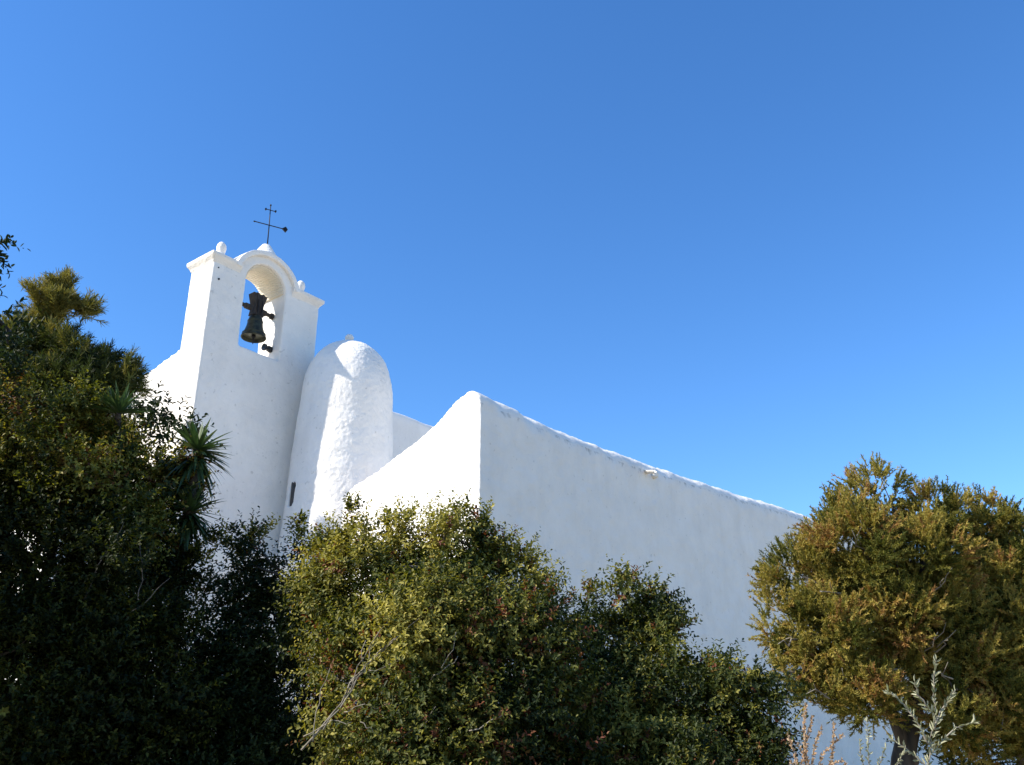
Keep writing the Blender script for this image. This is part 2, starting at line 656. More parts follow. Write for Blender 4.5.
cross = empty('iron_cross', world(CU + .14, .42, 14.32), math.radians(90 - 64),
              label='thin black iron cross with two bars standing on the belfry arch', cat='cross')
b = MB()
b.tube([(0, 0, -.12), (-.015, 0, .6), (-.035, 0, 1.30)], [.018, .015, .012], 8)
b.lathe([(.0, 1.27), (.024, 1.30), (.024, 1.33), (0, 1.36)], (-.035, 0, 0), 8)
b.build('post', M_IRON, cross, True)
b = MB()
b.tube([(-.40, 0, .70), (.38, 0, .67)], [.014, .014], 8)
b.prism([(.34, .675), (.43, .745), (.49, .67), (.44, .58)], 'y', -.03, .03)
b.prism([(-.39, .70), (-.41, .72), (-.445, .70), (-.41, .68)], 'y', -.016, .016)
b.build('crossbar', M_IRON, cross)
b = MB()
b.tube([(-.13, 0, 1.165), (.09, 0, 1.155)], [.012, .012], 8)
for s, c in ((-1, -.12), (1, .08)):
    b.prism([(c, 1.16), (c + s * .04, 1.20), (c + s * .06, 1.16), (c + s * .04, 1.12)], 'y', -.02, .02)
b.build('crossbar', M_IRON, cross)

bell.scale = (.95, .95, .95)
lamp = empty('floodlight', world(O1 - .01, .42, 11.45), RZ,
             label='small black floodlight fixed low on the right jamb of the belfry opening', cat='lamp')
b = MB()
b.lathe([(.06, -.05), (.08, -.07), (.08, -.11), (.06, -.13), (.06, -.17), (.095, -.20), (.095, -.25), (.08, -.245)], (0, 0, 0), 16, 'x')
b.build('housing', M_BLACK, lamp, False)
b = MB()
b.box(-.06, .03, -.055, .055, -.075, .055)
b.build('bracket', M_IRON, lamp)


# ------------------------------------------------------------------ foliage tools
def unit(v):
    return v / np.maximum(np.linalg.norm(v, axis=-1, keepdims=True), 1e-9)


LEAF = [(0, 0, 0), (.30, .46, .10), (.70, .40, .08), (1, 0, -.10), (.70, -.40, .08), (.30, -.46, .10)]
LEAF_F = [(0, 1, 2, 3), (0, 3, 4, 5)]
BLADE = [(0, .30, 0), (.45, .5, 0), (1, 0, 0), (.45, -.5, 0), (0, -.30, 0)]
BLADE_F = [(0, 1, 2, 3, 4)]
NEED = [(0, .5, 0), (1, .25, 0), (1, -.25, 0), (0, -.5, 0)]
NEED_F = [(0, 1, 2, 3)]


def leaves_mesh(name, P, Dr, Nr, L, W, tint, tpl, tf, mat, parent):
    Dr = unit(Dr)
    S = unit(np.cross(Dr, Nr))
    Nn = np.cross(S, Dr)
    k = len(tpl)
    t = np.array(tpl)
    V = (P[:, None, :] + Dr[:, None, :] * (t[None, :, 0:1] * L[:, None, None])
         + S[:, None, :] * (t[None, :, 1:2] * W[:, None, None])
         + Nn[:, None, :] * (t[None, :, 2:3] * L[:, None, None]))
    n = len(P)
    V = V.reshape(-1, 3).astype(np.float32)
    loops = np.concatenate([np.array(f) for f in tf])
    nl = len(loops)
    LI = (np.arange(n)[:, None] * k + loops[None, :]).reshape(-1).astype(np.int32)
    sizes = np.array([len(f) for f in tf])
    starts = np.concatenate([[0], np.cumsum(sizes)[:-1]])
    LS = (np.arange(n)[:, None] * nl + starts[None, :]).reshape(-1).astype(np.int32)
    me = bpy.data.meshes.new(name)
    me.vertices.add(n * k)
    me.vertices.foreach_set('co', V.reshape(-1))
    me.loops.add(n * nl)
    me.loops.foreach_set('vertex_index', LI)
    me.polygons.add(n * len(tf))
    me.polygons.foreach_set('loop_start', LS)
    a = me.attributes.new('tint', 'FLOAT', 'POINT')
    a.data.foreach_set('value', np.repeat(tint, k).astype(np.float32))
    me.update(calc_edges=True)
    return link(name, me, mat, parent)


def sphere_pts(n):
    return unit(rng.normal(size=(n, 3)))


def lobes_px(lst, rz=None):
    """(x, y, rx, ry, Y[, depth radius]) in the photograph's pixels -> (centre, radii) in metres"""
    out = []
    for q in lst:
        x, y, rx, ry, Y = q[:5]
        s = pxm(x, y, Y)
        out.append((np.array(at(x, y, Y)), np.array([rx * s, q[5] if len(q) > 5 else max(.35, .5 * (rx + ry) * s), ry * s])))
    return out


def clumps(lobes, per_m2, frac=(.28, .5), lo=.45, hi=1.0):
    """break each lobe into many unequal clumps near its surface"""
    C, R, O = [], [], []
    for c, r in lobes:
        area = 4 * math.pi * ((r[0] * r[1] + r[0] * r[2] + r[1] * r[2]) / 3)
        n = max(5, int(area * per_m2))
        d = sphere_pts(n)
        rad = rng.uniform(lo, hi, n) ** .6
        p = c + d * r * rad[:, None]
        C.append(p)
        O.append(d)
        R.append(rng.uniform(*frac, n) * r.mean() ** .8 * .8)
    return np.concatenate(C), np.concatenate(R), np.concatenate(O)


def broadleaf(name, lobes, parent, mat, clump_m2=3.2, shoots_per=26, leaves=11, L=(.038, .064), W=.5,
              shoot=(.12, .34), tint0=(0, .6), tintv=.25, up=.45, frac=(.28, .5), red=0.0, sparse=0.0, lo=.18):
    C, R, O = clumps(lobes, clump_m2, frac, lo)
    if sparse:
        k = rng.random(len(C)) > sparse
        C, R, O = C[k], R[k], O[k]
    nc = len(C)
    ct = rng.uniform(tint0[0], tint0[1], nc)
    cnt = np.maximum(4, (shoots_per * (R / R.mean()) ** 1.6)).astype(int)
    idx = np.repeat(np.arange(nc), cnt)
    ns_ = len(idx)
    d = sphere_pts(ns_)
    p0 = C[idx] + d * R[idx][:, None] * (rng.random(ns_) ** .5)[:, None]
    sd = unit(d * .8 + O[idx] * .5 + np.array([0, 0, up]) + rng.normal(size=(ns_, 3)) * .35)
    sl_ = rng.uniform(*shoot, ns_)
    st = np.clip(ct[idx] + rng.normal(size=ns_) * tintv * .5, 0, 1)
    if red:
        st = np.where(rng.random(ns_) < red, rng.uniform(.86, 1, ns_), st * .85)
    li = np.repeat(np.arange(ns_), leaves)
    nl = len(li)
    j = np.tile(np.arange(leaves), ns_)
    t = (j + rng.random(nl)) / leaves
    side = unit(np.cross(sd, rng.normal(size=(ns_, 3))))
    oth = np.cross(sd, side)
    ang = j * 2.4 + np.repeat(rng.uniform(0, 6.28, ns_), leaves)
    rad = side[li] * np.cos(ang)[:, None] + oth[li] * np.sin(ang)[:, None]
    P = p0[li] + sd[li] * (sl_[li] * t)[:, None]
    P[:, 2] -= (sl_[li] * t ** 2) * .12
    Dr = unit(sd[li] * rng.uniform(.35, .9, nl)[:, None] + rad * .85 + rng.normal(size=(nl, 3)) * .2)
    Nr = unit(sd[li] * .7 - rad * .35 + np.array([0, 0, .7]) + rng.normal(size=(nl, 3)) * .35)
    LL = rng.uniform(*L, nl) * (1.05 - .35 * t)
    T = np.clip(st[li] + rng.normal(size=nl) * tintv * .35, 0, 1)
    if red:
        T = np.where(st[li] > .85, np.clip(st[li] + rng.normal(size=nl) * .04, .86, 1), np.minimum(T, .84))
    leaves_mesh(name, P, Dr, Nr, LL, LL * W * rng.uniform(.8, 1.2, nl), T, LEAF, LEAF_F, mat, parent)
    return C, R


def conifer(name, lobes, parent, mat, clump_m2=4, tufts_per=16, blades=22, L=(.05, .11), W=.016, up=.5, tint0=(.1, .9),
            spread=.9, tuft_len=.22, frac=(.22, .42), sparse=0, lo=.4):
    C, R, O = clumps(lobes, clump_m2, frac, lo)
    if sparse:
        k = rng.random(len(C)) > sparse
        C, R, O = C[k], R[k], O[k]
    nc = len(C)
    ct = rng.uniform(*tint0, nc)
    cnt = np.maximum(4, tufts_per * (R / R.mean()) ** 1.5).astype(int)
    idx = np.repeat(np.arange(nc), cnt)
    n_ = len(idx)
    d = sphere_pts(n_)
    p0 = C[idx] + d * R[idx][:, None] * (rng.random(n_) ** .45)[:, None]
    td = unit(d * .6 + O[idx] * .7 + np.array([0, 0, up]) + rng.normal(size=(n_, 3)) * .3)
    tl = rng.uniform(.5, 1.2, n_) * tuft_len
    tt = np.clip(ct[idx] + rng.normal(size=n_) * .14, 0, 1)
    li = np.repeat(np.arange(n_), blades)
    nl = len(li)
    t = rng.random(nl)
    P = p0[li] + td[li] * (tl[li] * t)[:, None]
    Dr = unit(td[li] * rng.uniform(.5, 1.2, nl)[:, None] + rng.normal(size=(nl, 3)) * spread * .6)
    Nr = rng.normal(size=(nl, 3))
    LL = rng.uniform(*L, nl)
    T = np.clip(tt[li] + rng.normal(size=nl) * .08, 0, 1)
    leaves_mesh(name, P, Dr, Nr, LL, np.full(nl, W) * rng.uniform(.7, 1.4, nl), T, NEED, NEED_F, mat, parent)
    return C, R


def wob(p, q, n, amp, sag=0.0):
    p, q = Vector(p), Vector(q)
    pts = []
    L_ = (q - p).length
    for i in range(n + 1):
        t = i / n
        x = p.lerp(q, t)
        k = math.sin(math.pi * t)
        x += Vector((random.gauss(0, 1), random.gauss(0, 1), random.gauss(0, .6))) * amp * L_ * k
        x.z -= sag * L_ * k
        pts.append(x)
    return pts


def woody(name, base, fork, C, R, parent, mat, r0=.12, n_limb=7, n_twig=60, lean=None, twig_r=.012):
    """trunk from base to fork, limbs to chosen clumps, thinner branches to the rest"""
    b = MB()
    fork = Vector(fork)
    base = Vector(base)
    pts = wob(base, fork, 6, .03)
    b.tube([base - Vector((0, 0, .2))] + pts, [r0 * 1.35] + [r0 * (1.2 - .45 * i / 6) for i in range(7)], 10)
    order = list(range(len(C)))
    random.shuffle(order)
    limbs = []
    for i in order[:n_limb]:
        tgt = Vector(C[i])
        pp = wob(fork, tgt, 7, .045, -.05)
        rr = [r0 * (.62 - .5 * k / 7) for k in range(8)]
        b.tube(pp, rr, 8)
        limbs.append(pp)
    for i in order[n_limb:n_limb + n_twig]:
        tgt = Vector(C[i])
        best = min((p for L_ in limbs for p in L_[1:]), key=lambda p: (p - tgt).length)
        pp = wob(best, tgt, 4, .06, -.04)
        b.tube(pp, [twig_r * (1.5 - 1.1 * k / 4) for k in range(5)], 5)
    return b.build(name, mat, parent, True)


# ------------------------------------------------------------------ leaf colours
M_MASTIC = leafmat('mastic_leaf', [(0, (.014, .023, .005)), (.3, (.050, .064, .013)), (.6, (.20, .185, .036)), (.84, (.40, .345, .085)),
                                   (.87, (.12, .032, .018)), (1, (.17, .075, .03))], .3, .55, .22)
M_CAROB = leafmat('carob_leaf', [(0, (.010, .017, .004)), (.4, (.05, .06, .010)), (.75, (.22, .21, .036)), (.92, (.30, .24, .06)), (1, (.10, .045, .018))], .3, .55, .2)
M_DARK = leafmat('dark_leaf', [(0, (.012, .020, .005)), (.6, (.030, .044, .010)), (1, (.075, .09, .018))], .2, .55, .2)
M_JUNI = leafmat('juniper_spray', [(0, (.060, .070, .012)), (.4, (.20, .175, .036)), (.75, (.37, .29, .068)), (.92, (.34, .20, .065)), (1, (.22, .11, .04))], .25, .7, .15)
M_PINE = leafmat('pine_needle', [(0, (.018, .028, .008)), (.5, (.055, .066, .014)), (1, (.24, .20, .05))], .3, .6, .2)
M_YUCCA = leafmat('yucca_leaf', [(0, (.03, .055, .018)), (.6, (.06, .105, .032)), (.85, (.10, .13, .045)), (1, (.11, .085, .05))], .15, .4, .4)
M_SILVER = leafmat('silver_leaf', [(0, (.17, .18, .09)), (1, (.42, .40, .26))], .2, .5, .3)
M_RUST = leafmat('rust_leaf', [(0, (.32, .20, .11)), (1, (.56, .40, .25))], .3, .6, .2)


def plant(name, lab, cat, base, group=None):
    group = group or {'mastic_shrub': 'shrubs in front of the side wall', 'yucca': 'yuccas by the belfry', 'juniper_tree': 'junipers at the right',
                      'dark_shrub': 'dark shaded shrubs'}.get(name)
    return empty(name, base, 0, label=lab, cat=cat, group=group)


def place(root):
    """children were built in world coordinates; keep them there under their root"""
    for c in root.children:
        c.location = -root.location


def gnd(x, Y):
    """ground point below image column x at depth Y"""
    p = at(x, 600, Y)
    return Vector((p.x, Y, 0))


# --- middle mastic shrub
t = plant('mastic_shrub', 'broad sunlit shrub with reddish and olive leaves and bare pale branches below the turret', 'shrub', gnd(430, 8.2))
lob = lobes_px([(370, 578, 48, 42, 8.1), (440, 560, 50, 36, 8.2), (498, 594, 38, 36, 8.3), (538, 636, 28, 32, 8.5), (412, 640, 74, 60, 7.9, .8),
                (490, 665, 85, 65, 8.0, .9), (378, 722, 54, 60, 7.9, .7), (460, 745, 100, 60, 7.7, .9), (550, 735, 60, 60, 8.0, .7), (440, 840, 130, 70, 7.9, 1.), (445, 556, 24, 20, 8.2), (340, 600, 30, 32, 8.2), (345, 650, 26, 34, 8.2)])
dim = [3, 5, 6, 7, 8, 9]  # mostly lower lobes, leaves tinted darker to paint in shade
C2, R2 = broadleaf('foliage', [lob[i] for i in dim], t, M_MASTIC, 4.6, 92, 12, red=.12, tint0=(0, .8), frac=(.3, .52), lo=.5, L=(.034, .06))
C, R = broadleaf('foliage', [q for i, q in enumerate(lob) if i not in dim], t, M_MASTIC, 4.6, 92, 12, red=.04, tint0=(.1, .95), frac=(.3, .52), lo=.5, L=(.034, .06))
C = np.concatenate([C, C2])
# upright leading shoots
sh = lobes_px([(352, 522, 6, 16, 8.1, .08), (404, 522, 14, 12, 8.1, .2), (456, 520, 16, 12, 8.2, .2), (482, 530, 8, 16, 8.2, .1), (540, 590, 10, 12, 8.4, .15),
               (325, 560, 18, 16, 8.0, .2)])
broadleaf('leading_shoots', sh, t, M_MASTIC, 9, 7, 10, up=1.6, red=.06, tint0=(.4, .8), frac=(.3, .5), shoot=(.1, .22))
woody('branches', gnd(420, 8.2), at(420, 830, 8.2), C, R, t, M_BARK_GREY, .07, 9, 70)
b = MB()
for pts, r_ in ([[(300, 750, 7.09), (335, 712, 7.04), (352, 680, 7.01), (375, 660, 6.99), (405, 632, 6.99)], 0.0099],
                [[(345, 700, 7.01), (368, 660, 6.99), (378, 632, 7.04)], 0.0056],
                [[(352, 682, 7.01), (395, 640, 6.94), (420, 618, 6.99)], 0.0056],
                [[(305, 738, 7.09), (330, 722, 6.99), (352, 722, 6.99)], 0.0050],
                [[(360, 722, 6.89), (372, 728, 6.89), (384, 740, 6.94)], 0.0043],
                [[(340, 712, 6.99), (365, 706, 6.94), (400, 705, 6.94)], 0.0037],
                [[(430, 680, 6.99), (445, 668, 6.94), (458, 656, 6.99)], 0.0043],
                [[(470, 730, 6.89), (490, 722, 6.89), (505, 714, 6.94)], 0.0050],
                [[(322, 728, 6.95), (348, 700, 6.95), (362, 668, 6.93), (366, 640, 6.95)], .006],
                [[(352, 690, 6.95), (362, 655, 6.95), (388, 622, 6.98)], .005],
                [[(368, 672, 6.93), (392, 664, 6.95), (410, 650, 6.98)], .0035],
                [[(312, 742, 6.95), (318, 700, 6.95), (330, 668, 6.98)], .004],
                [[(440, 672, 6.93), (452, 650, 6.95), (456, 632, 6.98)], .004],
                [[(395, 742, 6.9), (420, 728, 6.9), (436, 706, 6.95)], .004]):
    P_ = [at(*p) for p in pts]
    fine = []
    for i in range(len(P_) - 1):
        for k in range(3):
            fine.append(P_[i].lerp(P_[i + 1], k / 3) + Vector((random.gauss(0, .011), 0, random.gauss(0, .011))))
    fine.append(P_[-1])
    b = MB()
    b.tube(fine, [r_ * (1 - .6 * i / len(fine)) for i in range(len(fine))], 6)
    b.build('bare_branch', M_BARK_PALE, t, True)
place(t)

# --- two shrubs right of it
t = plant('mastic_shrub', 'pointed dark green shrub against the shaded side wall, right of the broad sunlit shrub', 'shrub', gnd(630, 8.8))
lob = lobes_px([(640, 606, 28, 28, 8.8), (620, 645, 42, 40, 8.8), (662, 650, 26, 28, 8.8), (600, 690, 45, 45, 8.7), (650, 700, 45, 45, 8.6), (620, 770, 75, 50, 8.6, .8)])
C, R = broadleaf('foliage', lob, t, M_MASTIC, 5, 80, 12, red=.03, tint0=(0, .8), frac=(.3, .52), lo=.5)
sh = lobes_px([(632, 585, 10, 12, 8.8, .1), (655, 600, 10, 12, 8.8, .1), (678, 628, 8, 10, 8.8, .1), (588, 600, 5, 10, 8.8, .1)])
broadleaf('leading_shoots', sh, t, M_MASTIC, 9, 6, 9, up=1.2, red=.2, tint0=(.3, .8), shoot=(.1, .25))
woody('branches', gnd(630, 8.8), at(628, 820, 8.8), C, R, t, M_BARK, .06, 7, 50)
place(t)
t = plant('mastic_shrub', 'low rounded green shrub at the foot of the side wall, beside the juniper', 'shrub', gnd(705, 8.2))
lob = lobes_px([(700, 685, 34, 24, 8.2), (735, 700, 30, 28, 8.2), (690, 725, 50, 35, 8.1), (750, 745, 28, 32, 8.1), (700, 780, 70, 45, 8.0, .7)])
C, R = broadleaf('foliage', lob, t, M_MASTIC, 5, 80, 12, red=.04, tint0=(0, .7), frac=(.3, .52), lo=.5, L=(.034, .06))
woody('branches', gnd(705, 8.2), at(705, 830, 8.2), C, R, t, M_BARK, .05, 6, 40)
place(t)

# --- dark shaded shrub below the turret
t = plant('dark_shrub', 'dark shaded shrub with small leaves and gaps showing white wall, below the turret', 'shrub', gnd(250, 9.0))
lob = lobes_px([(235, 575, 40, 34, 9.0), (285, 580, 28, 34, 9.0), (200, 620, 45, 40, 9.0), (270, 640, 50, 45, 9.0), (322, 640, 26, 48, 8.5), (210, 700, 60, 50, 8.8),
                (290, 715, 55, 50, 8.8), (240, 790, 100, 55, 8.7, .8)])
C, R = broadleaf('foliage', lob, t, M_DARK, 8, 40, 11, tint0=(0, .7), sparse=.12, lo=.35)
sh = lobes_px([(297, 535, 5, 24, 8.8, .06), (262, 540, 8, 14, 9.0, .1), (222, 545, 14, 14, 9.0, .1), (245, 545, 10, 12, 9, .1)])
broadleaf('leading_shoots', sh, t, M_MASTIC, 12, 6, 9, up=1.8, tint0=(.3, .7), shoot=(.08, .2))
woody('branches', gnd(250, 9), at(250, 830, 9), C, R, t, M_BARK, .06, 8, 70)
place(t)

# --- big left bush
t = plant('carob_tree', 'large leafy bush filling the lower left corner, sunlit on top and dark below', 'bush', gnd(60, 8.6))
lob = lobes_px([(30, 415, 46, 34, 8.6), (90, 425, 46, 30, 8.7), (128, 470, 30, 34, 8.8), (60, 470, 70, 45, 8.4, .8), (130, 510, 55, 45, 8.6, .7), (165, 556, 32, 34, 8.8),
                (30, 560, 80, 65, 8.3, .9), (115, 590, 70, 60, 8.4, .8), (40, 680, 95, 75, 8.2, 1.), (140, 690, 70, 70, 8.3, .8), (80, 790, 130, 65, 8.2, 1.),
                (-70, 500, 70, 110, 8.4, 1.), (-80, 690, 80, 100, 8.2, 1.)])
low = [6, 7, 8, 9, 10, 12]  # lower lobes get darker leaves, shade put into the tint
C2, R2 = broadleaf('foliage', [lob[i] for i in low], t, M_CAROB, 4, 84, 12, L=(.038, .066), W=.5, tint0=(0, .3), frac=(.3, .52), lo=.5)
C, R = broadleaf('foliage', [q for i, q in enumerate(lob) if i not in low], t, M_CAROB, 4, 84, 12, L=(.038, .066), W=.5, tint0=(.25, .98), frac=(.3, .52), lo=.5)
C = np.concatenate([C, C2])
woody('trunk', gnd(60, 8.6), at(60, 720, 8.6), C, R, t, M_BARK, .12, 11, 90, twig_r=.014)
for q in ([(124, 522), (112, 545), (98, 565), (84, 600)], [(170, 578), (150, 598), (126, 618)], [(60, 560), (52, 590), (50, 620)], [(140, 540), (142, 570), (138, 600)]):
    P_ = [at(x, y, 7.8) for x, y in q]
    fine = sum([wob(P_[i], P_[i + 1], 3, .05)[:-1] for i in range(len(P_) - 1)], []) + [P_[-1]]
    b = MB()
    b.tube(fine, [.002 + .004 * i / len(fine) for i in range(len(fine))], 6)
    b.build('bare_branch', M_BARK_GREY, t, True)
sh = lobes_px([(170, 428, 24, 16, 9.2, .3), (152, 402, 7, 16, 9.2, .12), (188, 440, 14, 20, 9.2, .2), (152, 440, 16, 18, 9.2, .2), (176, 478, 16, 22, 8.5, .2), (172, 520, 18, 24, 8.5, .25)])
broadleaf('trailing_shoots', sh, t, M_DARK, 7, 5, 8, L=(.06, .085), W=.5, up=-.2, tint0=(0, .4), shoot=(.12, .28))
place(t)

# --- tree at the left edge, mostly outside the frame
t = plant('dark_tree', 'tall dark tree cut off by the left edge with drooping leafy branches', 'tree', Vector((-7.2, 5.6, 0)))
lob = lobes_px([(-27, 320, 34, 44, 7.6, .6), (-10, 352, 26, 38, 7.6, .5), (-8, 246, 5, 7, 7.6, .08)])
lob += [(np.array((-6.5, 6.3, 4.0)), np.array((1.2, 1.1, 1.1))), (np.array((-6.9, 7.4, 3.7)), np.array((1.2, 1.2, 1.1))), (np.array((-7.5, 5.5, 4.6)), np.array((1.4, 1.2, 1.1))),  # unseen crown lobes, added to shade the bush and block sky light
        (np.array((-5.4, 4.0, 4.5)), np.array((1.4, 1.3, 1.2))), (np.array((-5.2, 2.3, 4.7)), np.array((1.5, 1.3, 1.2))), (np.array((-4.6, .8, 4.4)), np.array((1.5, 1.3, 1.1)))]
C, R = broadleaf('crown', lob, t, M_DARK, 3.8, 44, 11, L=(.06, .09), W=.42, tint0=(0, .5), up=-.1)
woody('trunk', (-7.2, 5.6, 0), (-7.1, 5.6, 3.0), C, R, t, M_BARK, .17, 10, 60, twig_r=.02)
place(t)

# --- pine behind
t = plant('pine_tree', 'dark pine with a feathery top coloured as if sunlit, behind the leafy bush left of the church', 'tree', gnd(60, 18.65))
PY = 18.65
top = lobes_px([(65, 296, 6, 13, PY, .3), (82, 309, 8, 6, PY, .3), (45, 306, 8, 14, PY, .35), (56, 318, 12, 10, PY, .4), (28, 332, 9, 10, PY, .35)])  # top lobes take the brightest needle tints, sunlight painted in
conifer('sun_tinted_top', top, t, M_PINE, 5.5, 26, 34, L=(.10, .19), W=.015, up=1.2, tint0=(.7, 1), tuft_len=.38, spread=.8)
lob = lobes_px([(50, 338, 20, 16, PY), (26, 358, 30, 24, PY), (75, 358, 34, 24, PY), (110, 374, 22, 18, PY), (70, 394, 55, 26, PY, 1.1),
                (124, 394, 14, 16, PY), (10, 400, 50, 40, PY), (50, 450, 70, 50, PY, 1.4)])
C, R = conifer('crown', lob, t, M_PINE, 4.6, 24, 30, L=(.11, .21), W=.016, up=.8, tint0=(0, .7), tuft_len=.4)
woody('trunk', gnd(60, PY), at(60, 490, PY), C, R, t, M_BARK_GREY, .2, 10, 60, twig_r=.025)
place(t)

# --- juniper and its neighbour
t = plant('juniper_tree', 'bushy golden green juniper with a dark forked trunk in front of the side wall', 'tree', gnd(905, 12))
lob = lobes_px([(874, 494, 30, 24, 12.0), (828, 520, 24, 26, 11.8), (930, 515, 38, 24, 12.1), (960, 522, 30, 26, 12.2), (992, 522, 24, 24, 12.3), (800, 575, 34, 32, 11.7), (850, 555, 46, 40, 11.8, .9), (915, 560, 50, 40, 11.9, .9),
                (782, 625, 28, 28, 11.6), (825, 630, 42, 36, 11.6, .8), (880, 620, 46, 40, 11.8, .9), (800, 672, 30, 22, 11.5), (850, 678, 36, 22, 11.6, .7), (935, 610, 40, 36, 12, .8), (950, 650, 34, 28, 12.1, .7), (945, 690, 24, 22, 12.2, .6), (866, 698, 34, 22, 11.5, .7), (945, 712, 30, 26, 11.7, .7), (820, 695, 26, 16, 11.4, .5), (965, 660, 30, 30, 11.9, .8), (900, 665, 30, 22, 11.7, .6)])
C, R = conifer('crown', lob, t, M_JUNI, 14.0, 22, 48, L=(.022, .048), W=.0095, tuft_len=.2, sparse=.12, lo=.35, frac=(.14, .34), spread=.85, up=.6, tint0=(0, .85))
b = MB()
tr = [at(900, 800, 12), at(903, 760, 12), at(912, 715, 12), at(920, 670, 12.05), at(918, 630, 12.1), at(905, 590, 12.1)]
b.tube([gnd(898, 12) - Vector((0, 0, .2))] + tr, [.20, .15, .135, .12, .10, .08, .05], 10)
b.tube([at(912, 765, 12), at(893, 715, 11.9), at(880, 690, 11.85), at(862, 650, 11.7)], [.09, .075, .06, .04], 8)
for q in [[(918, 650), (880, 668), (840, 690)], [(918, 640), (895, 655), (875, 672)], [(914, 620), (880, 590), (840, 560)], [(910, 600), (925, 560), (940, 520)], [(906, 590), (880, 540), (868, 500)],
          [(885, 690), (840, 650), (795, 620)], [(915, 630), (860, 610), (800, 575)], [(880, 690), (845, 672), (790, 672)]]:
    P_ = [at(x, y, 11.8 - .1 * i) for i, (x, y) in enumerate(q)]
    b.tube(wob(P_[0], P_[1], 3, .06) + wob(P_[1], P_[2], 3, .06)[1:], [.06, .055, .05, .04, .03, .022, .012], 7)
for i in range(70):
    k = random.randrange(len(C))
    tgt = Vector(C[k])
    src = random.choice(tr[3:]).lerp(tgt, random.uniform(.3, .6))
    b.tube(wob(src, tgt, 3, .08), [.016, .012, .009, .005], 5)
b.build('trunk', M_BARK, t, True)
for x0, y0, x1, y1 in ((918, 660, 938, 632), (905, 668, 868, 680), (925, 655, 948, 640), (880, 690, 842, 668), (845, 600, 822, 592), (800, 640, 778, 644),
                       (870, 560, 852, 530), (930, 600, 944, 578), (835, 690, 806, 694), (958, 690, 940, 672)):
    b = MB()
    b.tube(wob(at(x0, y0, 11.5), at(x1, y1, 11.0), 5, .09), [.016, .014, .011, .009, .007, .004], 5)
    b.tube(wob(at((x0 + x1) / 2, (y0 + y1) / 2, 11.25), at(x1 + 8, y1 - 10, 11.0), 3, .09), [.008, .007, .005, .003], 5)
    b.build('dead_twig', M_BARK_PALE, t, True)
place(t)
t = plant('juniper_tree', 'second juniper, cut off by the right edge of the picture, behind the forked one', 'tree', gnd(1010, 12.6))
lob = lobes_px([(1000, 555, 30, 34, 12.3), (1030, 535, 36, 30, 12.6), (990, 620, 36, 34, 12.2, .8), (1040, 610, 50, 50, 12.5, 1.), (985, 670, 28, 26, 12), (1020, 690, 34, 30, 12.2, .7),
                (1010, 725, 22, 18, 12.2), (1060, 700, 40, 40, 12.5), (1000, 590, 40, 36, 12.3, .9), (975, 645, 30, 26, 12.2, .7), (1025, 575, 40, 40, 12.5, .9), (985, 700, 30, 26, 12, .7), (1015, 650, 40, 36, 12.1, .9), (1005, 745, 26, 22, 12.1, .6), (970, 735, 26, 20, 12.0, .6), (1035, 730, 34, 30, 12.2, .8)])
C, R = conifer('crown', lob, t, M_JUNI, 14.0, 22, 48, L=(.022, .048), W=.0095, tuft_len=.2, sparse=.12, lo=.35, frac=(.14, .34), spread=.85, up=.6, tint0=(0, .85))
woody('trunk', gnd(1015, 12.6), at(1012, 730, 12.5), C, R, t, M_BARK_GREY, .12, 9, 50, twig_r=.016)
place(t)
# dark undergrowth below the two junipers
t = plant('dark_shrub', 'low dark shrub in the shade below the two junipers', 'shrub', gnd(960, 13))
lob = lobes_px([(945, 752, 36, 34, 12.6), (985, 755, 40, 30, 12.8), (1030, 760, 34, 30, 13), (960, 820, 90, 40, 13, .8)])
C, R = broadleaf('foliage', lob, t, M_DARK, 4, 18, 10, tint0=(0, .8), sparse=.1)
woody('branches', gnd(960, 13), at(960, 850, 13), C, R, t, M_BARK, .06, 6, 30)
place(t)


# --- yuccas
def rosette(name, c, n, L, parent, droop=0, tilt=(0, 0, 1), el=(-.2, 1.0), tint=(.2, .8)):
    d = sphere_pts(n * 6)
    tl = unit(np.array([tilt], dtype=float))[0]
    s = d @ tl
    d = d[(s > el[0]) & (s < el[1])][:n]
    n = len(d)
    P, Dd, Nn, LL, WW, TT = [], [], [], [], [], []
    vs, fs, tv = [], [], []
    for i in range(n):
        dd = Vector(d[i])
        side = dd.cross(Vector((0, 0, 1)))
        if side.length < .05: side = Vector((1, 0, 0))
        side.normalize()
        ln = L * random.uniform(.75, 1.1)
        wd = .021 * random.uniform(.8, 1.2)
        p = Vector(c) + dd * .03
        b0 = len(vs)
        tn = random.uniform(*tint)
        for k in range(5):
            t_ = k / 4
            q = p + dd * ln * t_ + Vector((0, 0, -droop * ln * t_ ** 2.2))
            ww = wd * (1 - t_ ** 2.5) + .0015
            up_ = side.cross(dd) * (.25 * ww)
            vs += [q + side * ww + up_, q, q - side * ww + up_]
            tv += [tn] * 3
        for k in range(4):
            a = b0 + 3 * k
            fs += [(a, a + 1, a + 4, a + 3), (a + 1, a + 2, a + 5, a + 4)]
    me = bpy.data.meshes.new(name)
    me.from_pydata([tuple(v) for v in vs], [], fs)
    a = me.attributes.new('tint', 'FLOAT', 'POINT')
    a.data.foreach_set('value', tv)
    return link(name, me, M_YUCCA, parent)


